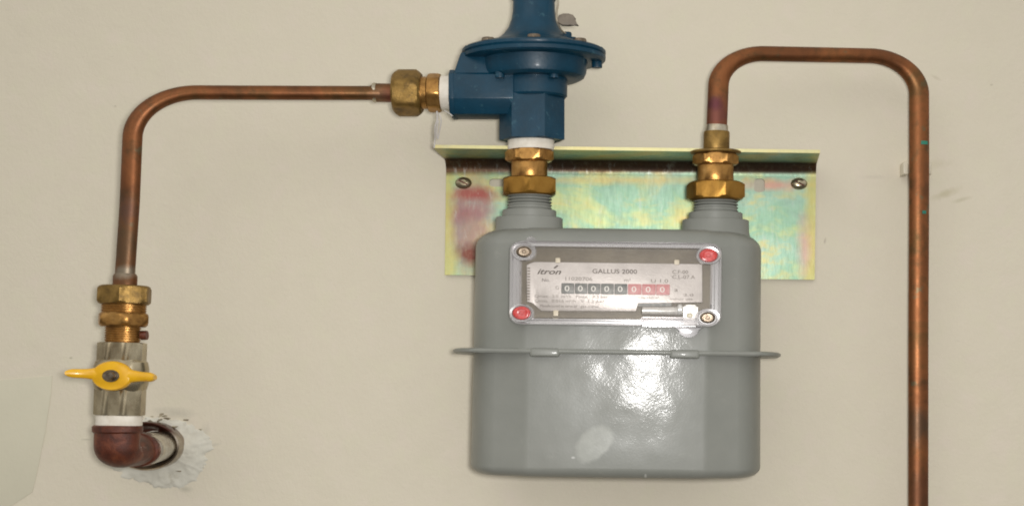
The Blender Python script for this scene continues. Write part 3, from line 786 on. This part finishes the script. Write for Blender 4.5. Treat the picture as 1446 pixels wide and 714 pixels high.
# number plate
PD = F+0.0045
ol = [(754, 371), (991, 371), (992, 425.5), (900, 426.5), (899, 439), (764, 440), (757, 433), (753, 428.5), (744, 427.5), (743, 376), (747, 373.5)]
pl_ = mt.part('index_plate', prism(ol, F+0.0012, PD, bev=0.0003), 'plate')
PT = PD+0.00025
def words(items, mat):
    for it in items: mt.part('lettering', text_bm(it[0], it[1], it[2], it[3], it[4], PT, *(it[5:])), mat, pl_)
words([('itron', 758, 792, 388, 7.5, 0.35, 0.015), ('GALLUS 2000', 836, 899, 386, 6.2, 0, 0.006), ('No.', 765, 776, 398.5, 4.6)], 'ink')
mt.part('accent', prism([(781, 379), (786, 375), (788, 376), (783, 380)], PD, PT+0.0001), 'ink', pl_)
words([('C.F-00', 949, 971, 385, 5), ('C.L-07.A', 949, 981, 392, 5), ('11020706', 798, 836, 396.5, 5), ('m\u00b3', 881, 890, 397.5, 5),
    ('U 1.0', 919, 943, 398, 5), ('G', 784, 789, 409.5, 5), ('a', 952, 957, 410, 5), ('2.0', 965, 979, 416.5, 3.4),
    ('Qmax.  2.5  m\u00b3/h   Pmax.   0.5 bar', 755, 858, 421, 3.8), ('Qmin.  0.016 m\u00b3/h   V  1.2 dm\u00b3', 755, 853, 427.5, 3.8),
    ('1 imp = 0.01 m\u00b3', 902, 930, 421, 3.4), ('Manufactured to serve by', 763, 815, 434.5, 3.6), ('gas meter', 820, 846, 434.5, 3.6), ('indoor use', 946, 978, 422, 3.2)], 'pale_ink')
# ruled left border of the plate
bms = [prism([(744, 379+i*4.0), (748, 379+i*4.0), (748, 381+i*4.0), (744, 381+i*4.0)], PD, PT) for i in range(12)]
for b_ in bms: mt.part('border_mark', b_, 'pale_ink', pl_)
# counter drums
xs = [792, 811, 829.5, 848, 867, 886, 906, 926, 946]; dg_ = '00000000'
for i in range(8):
    x0, x1 = xs[i]+0.4, xs[i+1]-0.4
    a, b = V(x0, 407.7, PD-0.0018), V(x1, 407.7, PD-0.0018)
    dr_ = prism(rrect(x0, 400.3, x1, 415.3, 1.5, 3), PD-0.0005, PD+0.0006, bev=0.0002)
    mt.part('counter_drum', dr_, 'drum_black' if i < 5 else 'drum_red', pl_, label=None)
    cx_ = (x0+x1)/2 - 1
    mt.part('digit', text_bm(dg_[i], cx_-3.4, cx_+3.4, 411.6, 7.8, PD+0.0009, 0, 0.0), 'digit', pl_)
for px, y0, y1 in ((787, 365, 372), (955, 365.5, 372.5), (785, 439, 447)):
    mt.part('plate_peg', prism(rrect(px-3.5, y0, px+3.5, y1, 1.5, 3), F+0.0008, PD+0.0008, bev=0.0002), 'ivory', pl_)
# magnet holder, lower right
a, b = V(906, 438, F+0.0045), V(961, 438, F+0.0045)
mh = mt.part('pulse_tube', lathe(bmesh.new(), a, b, [(0, RZ(4, F)), (0.02, RZ(6, F)), (0.93, RZ(6.6, F)), (1, RZ(5, F))], 28), 'silver')
mt.part('tube_cap', lathe(bmesh.new(), V(956, 436, F+0.005), V(965, 436, F+0.005), [(0, RZ(6, F)), (0.2, RZ(8.4, F)), (0.7, RZ(8.4, F)), (1, RZ(5, F))], 28), 'silver', mh)
mt.part('dark_strip', prism([(899.5, 426.8), (948, 425.8), (948, 431), (899.5, 431.8)], F+0.0012, PD-0.0002), 'drum_black', mh)
mt.part('clear_shelf', prism(rrect(905, 446.5, 986, 459.5, 3), F+0.001, F+0.0098, bev=0.0008), 'clear', mh)
mt.part('lever', prism(rrect(965, 429, 985.5, 458, 4), F+0.001, F+0.0072, bev=0.0009), 'silver', mh)
c_ = V(974, 443.5, F+0.008); f_ = lambda d: Vector((c_.x, -d, c_.z))
mt.part('pivot', lathe(bmesh.new(), f_(F+0.006), f_(F+0.0084), [(0, RZ(3.6, F)), (0.8, RZ(3.6, F)), (1, RZ(2.8, F)), (0.8, RZ(1.6, F))], 24), 'ivory', mh)

# ================================================================ METER UNIONS
def meter_union(px, y_nut0, y_nut1, y_tube, y_hex, wn_, wt, wh, label, phase, mat):
    t = Thing('brass_union', label, 'pipe union', V(px, y_nut1, DM), group='brass pipe unions')
    Q = lambda py: V(px, py, DM)
    t.part('hex_nut', nut(Q(y_nut1), Q(y_nut0), RX(wn_, DM), 6, phase, 0.16), mat)
    t.part('neck', cyl(Q(y_nut0+2), Q(y_tube), RX(wt, DM), 0.05), 'brass')
    t.part('hex_collar', nut(Q(y_tube+1), Q(y_hex), RX(wh, DM), 6, 0.5, 0.2), 'brass')
    return t, Q
t, Q = meter_union(747.5, 251, 276.5, 228, 211, 42.5, 25.5, 35, 'brass union on the left spout, under the blue regulator', 0.085, 'gold_brass')
t, Q = meter_union(1010.5, 257, 283, 233, 217, 42.5, 25.5, 33, 'brass union on the right spout, under the copper pipe with a round washer', 0.30, 'gold_brass')
t.part('washer', lathe(bmesh.new(), Q(217.5), Q(213), [(0, RX(34, DM)), (0.3, RX(36, DM)), (0.7, RX(36, DM)), (1, RX(33, DM))], 48), 'olive_brass')
t.part('tailpiece', cyl(V(1011.5, 215, DM), V(1012, 186, DM), RX(18.5, DM), 0.05), 'olive_brass')

# ================================================================ RIGHT COPPER PIPE
pts = [V(1012, 190, DM), V(1012.8, 172, DM), V(1016.5, 75.5, DM-0.005), V(1297.5, 80.5, 0.034), V(1296.5, 760, 0.030)]
path = bend_path(pts, [0.2, RZ(52, 0.07), RZ(52, 0.04)], 22)
t = Thing('copper_pipe', 'copper pipe arching from the right spout and dropping down the wall', 'copper pipe', pts[0])
ox, oz = t.org.x, t.org.z-Z0
cp2 = mat_copper('copper_outlet', 0.72, purple=[(*lc(1012, 160, DM), 0.014, 0.016, 0.8, srgb(112, 66, 62)), (*lc(1008, 148, DM), 0.008, 0.007, 0.6, srgb(84, 40, 58)),
     (*lc(1296, 600, 0.03), 0.014, 0.020, 0.9, srgb(92, 70, 52)), (*lc(1296, 690, 0.03), 0.014, 0.03, 0.7, srgb(96, 62, 44)), (*lc(1304, 250, 0.03), 0.003, 0.03, 0.5, srgb(110, 72, 48))])
t.part('tube', tube(wobble(path), RX(14.4, 0.045), 36), cp2)
t.part('solder_ring', lathe(bmesh.new(), V(1012, 186.5, DM), V(1012.8, 177, DM), [(0, RX(17, DM)), (0.3, RX(16.2, DM)), (1, RX(15.4, DM))], 36), 'solder')
def mark(px0, px1, py0, py1):
    from mathutils import noise as mn
    zc_ = V(0, (py0+py1)/2, 0.032).z; f_ = (zc_-pts[3].z)/(pts[4].z-pts[3].z); ce = pts[3].lerp(pts[4], f_); ce = ce + mn.noise_vector(ce*7.0)*0.0004
    bm = bmesh.new(); r = RX(14.4, 0.045)+0.0004; rows = []
    for i in range(7):
        px = px0+(px1-px0)*i/6; x = V(px, 0, 0.040).x; dx = max(-r*.999, min(r*.999, x-ce.x)); y = ce.y-math.sqrt(r*r-dx*dx)
        rows.append([bm.verts.new(Vector((ce.x+dx, y, V(0, p, 0.031).z))) for p in (py0, py1)])
    for i in range(6): bm.faces.new((rows[i][0], rows[i+1][0], rows[i+1][1], rows[i][1]))
    return bm
t.part('paint_mark', mark(1301, 1311.2, 201.5, 206.5), 'green', label='short green paint stripe')
t.part('paint_mark', mark(1303, 1309, 299, 303.5), 'green', label='small green paint dot')
# clip behind the pipe
t = Thing('pipe_clip', 'small ivory clip holding the copper pipe to the wall at the right', 'pipe clip', V(1296, 245, 0))
def ubm():
    a = []
    x0, x1 = 1275.5, 1315.5
    a.append(prism([(x0, 229), (x0+7, 227), (x0+7, 246), (x0, 246)], 0, 0.013, bev=0.0008))
    a.append(prism([(x1-7, 228), (x1, 228), (x1, 246), (x1-7, 246)], 0, 0.013, bev=0.0008))
    a.append(prism([(x0+1, 231), (x1-1, 231), (x1-1, 244), (x0+1, 244)], -0.001, 0.010, bev=0.0005))
    return join(a)
t.part('clip_body', ubm(), 'ivory')

# ================================================================ STRING
pts = [V(617, 157, DR+0.012), V(617.5, 168, DR+0.010), V(614.5, 180, DR+0.008), V(614.5, 195, DR+0.004), V(613, 209, DR+0.004)]
bm = tube(catmull(pts, 8), 0.00045, 8)
pts = [V(620, 160, DR+0.012), V(623, 170, DR+0.012), V(620.5, 186, DR+0.01), V(618.5, 196, DR+0.01), V(617, 186, DR+0.012), V(619, 170, DR+0.012)]
bm2 = tube(catmull(pts, 8), 0.00035, 8)
pts = [V(627, 156, DR+0.01), V(634, 160, DR+0.012), V(639, 164, DR+0.012)]
bm3 = tube(catmull(pts, 8), 0.00035, 8)
single('string', join([bm, bm2, bm3]), 'string', 'thin pale loose string hanging from the white thread tape down to the bracket', 'string', V(615, 180, DR))
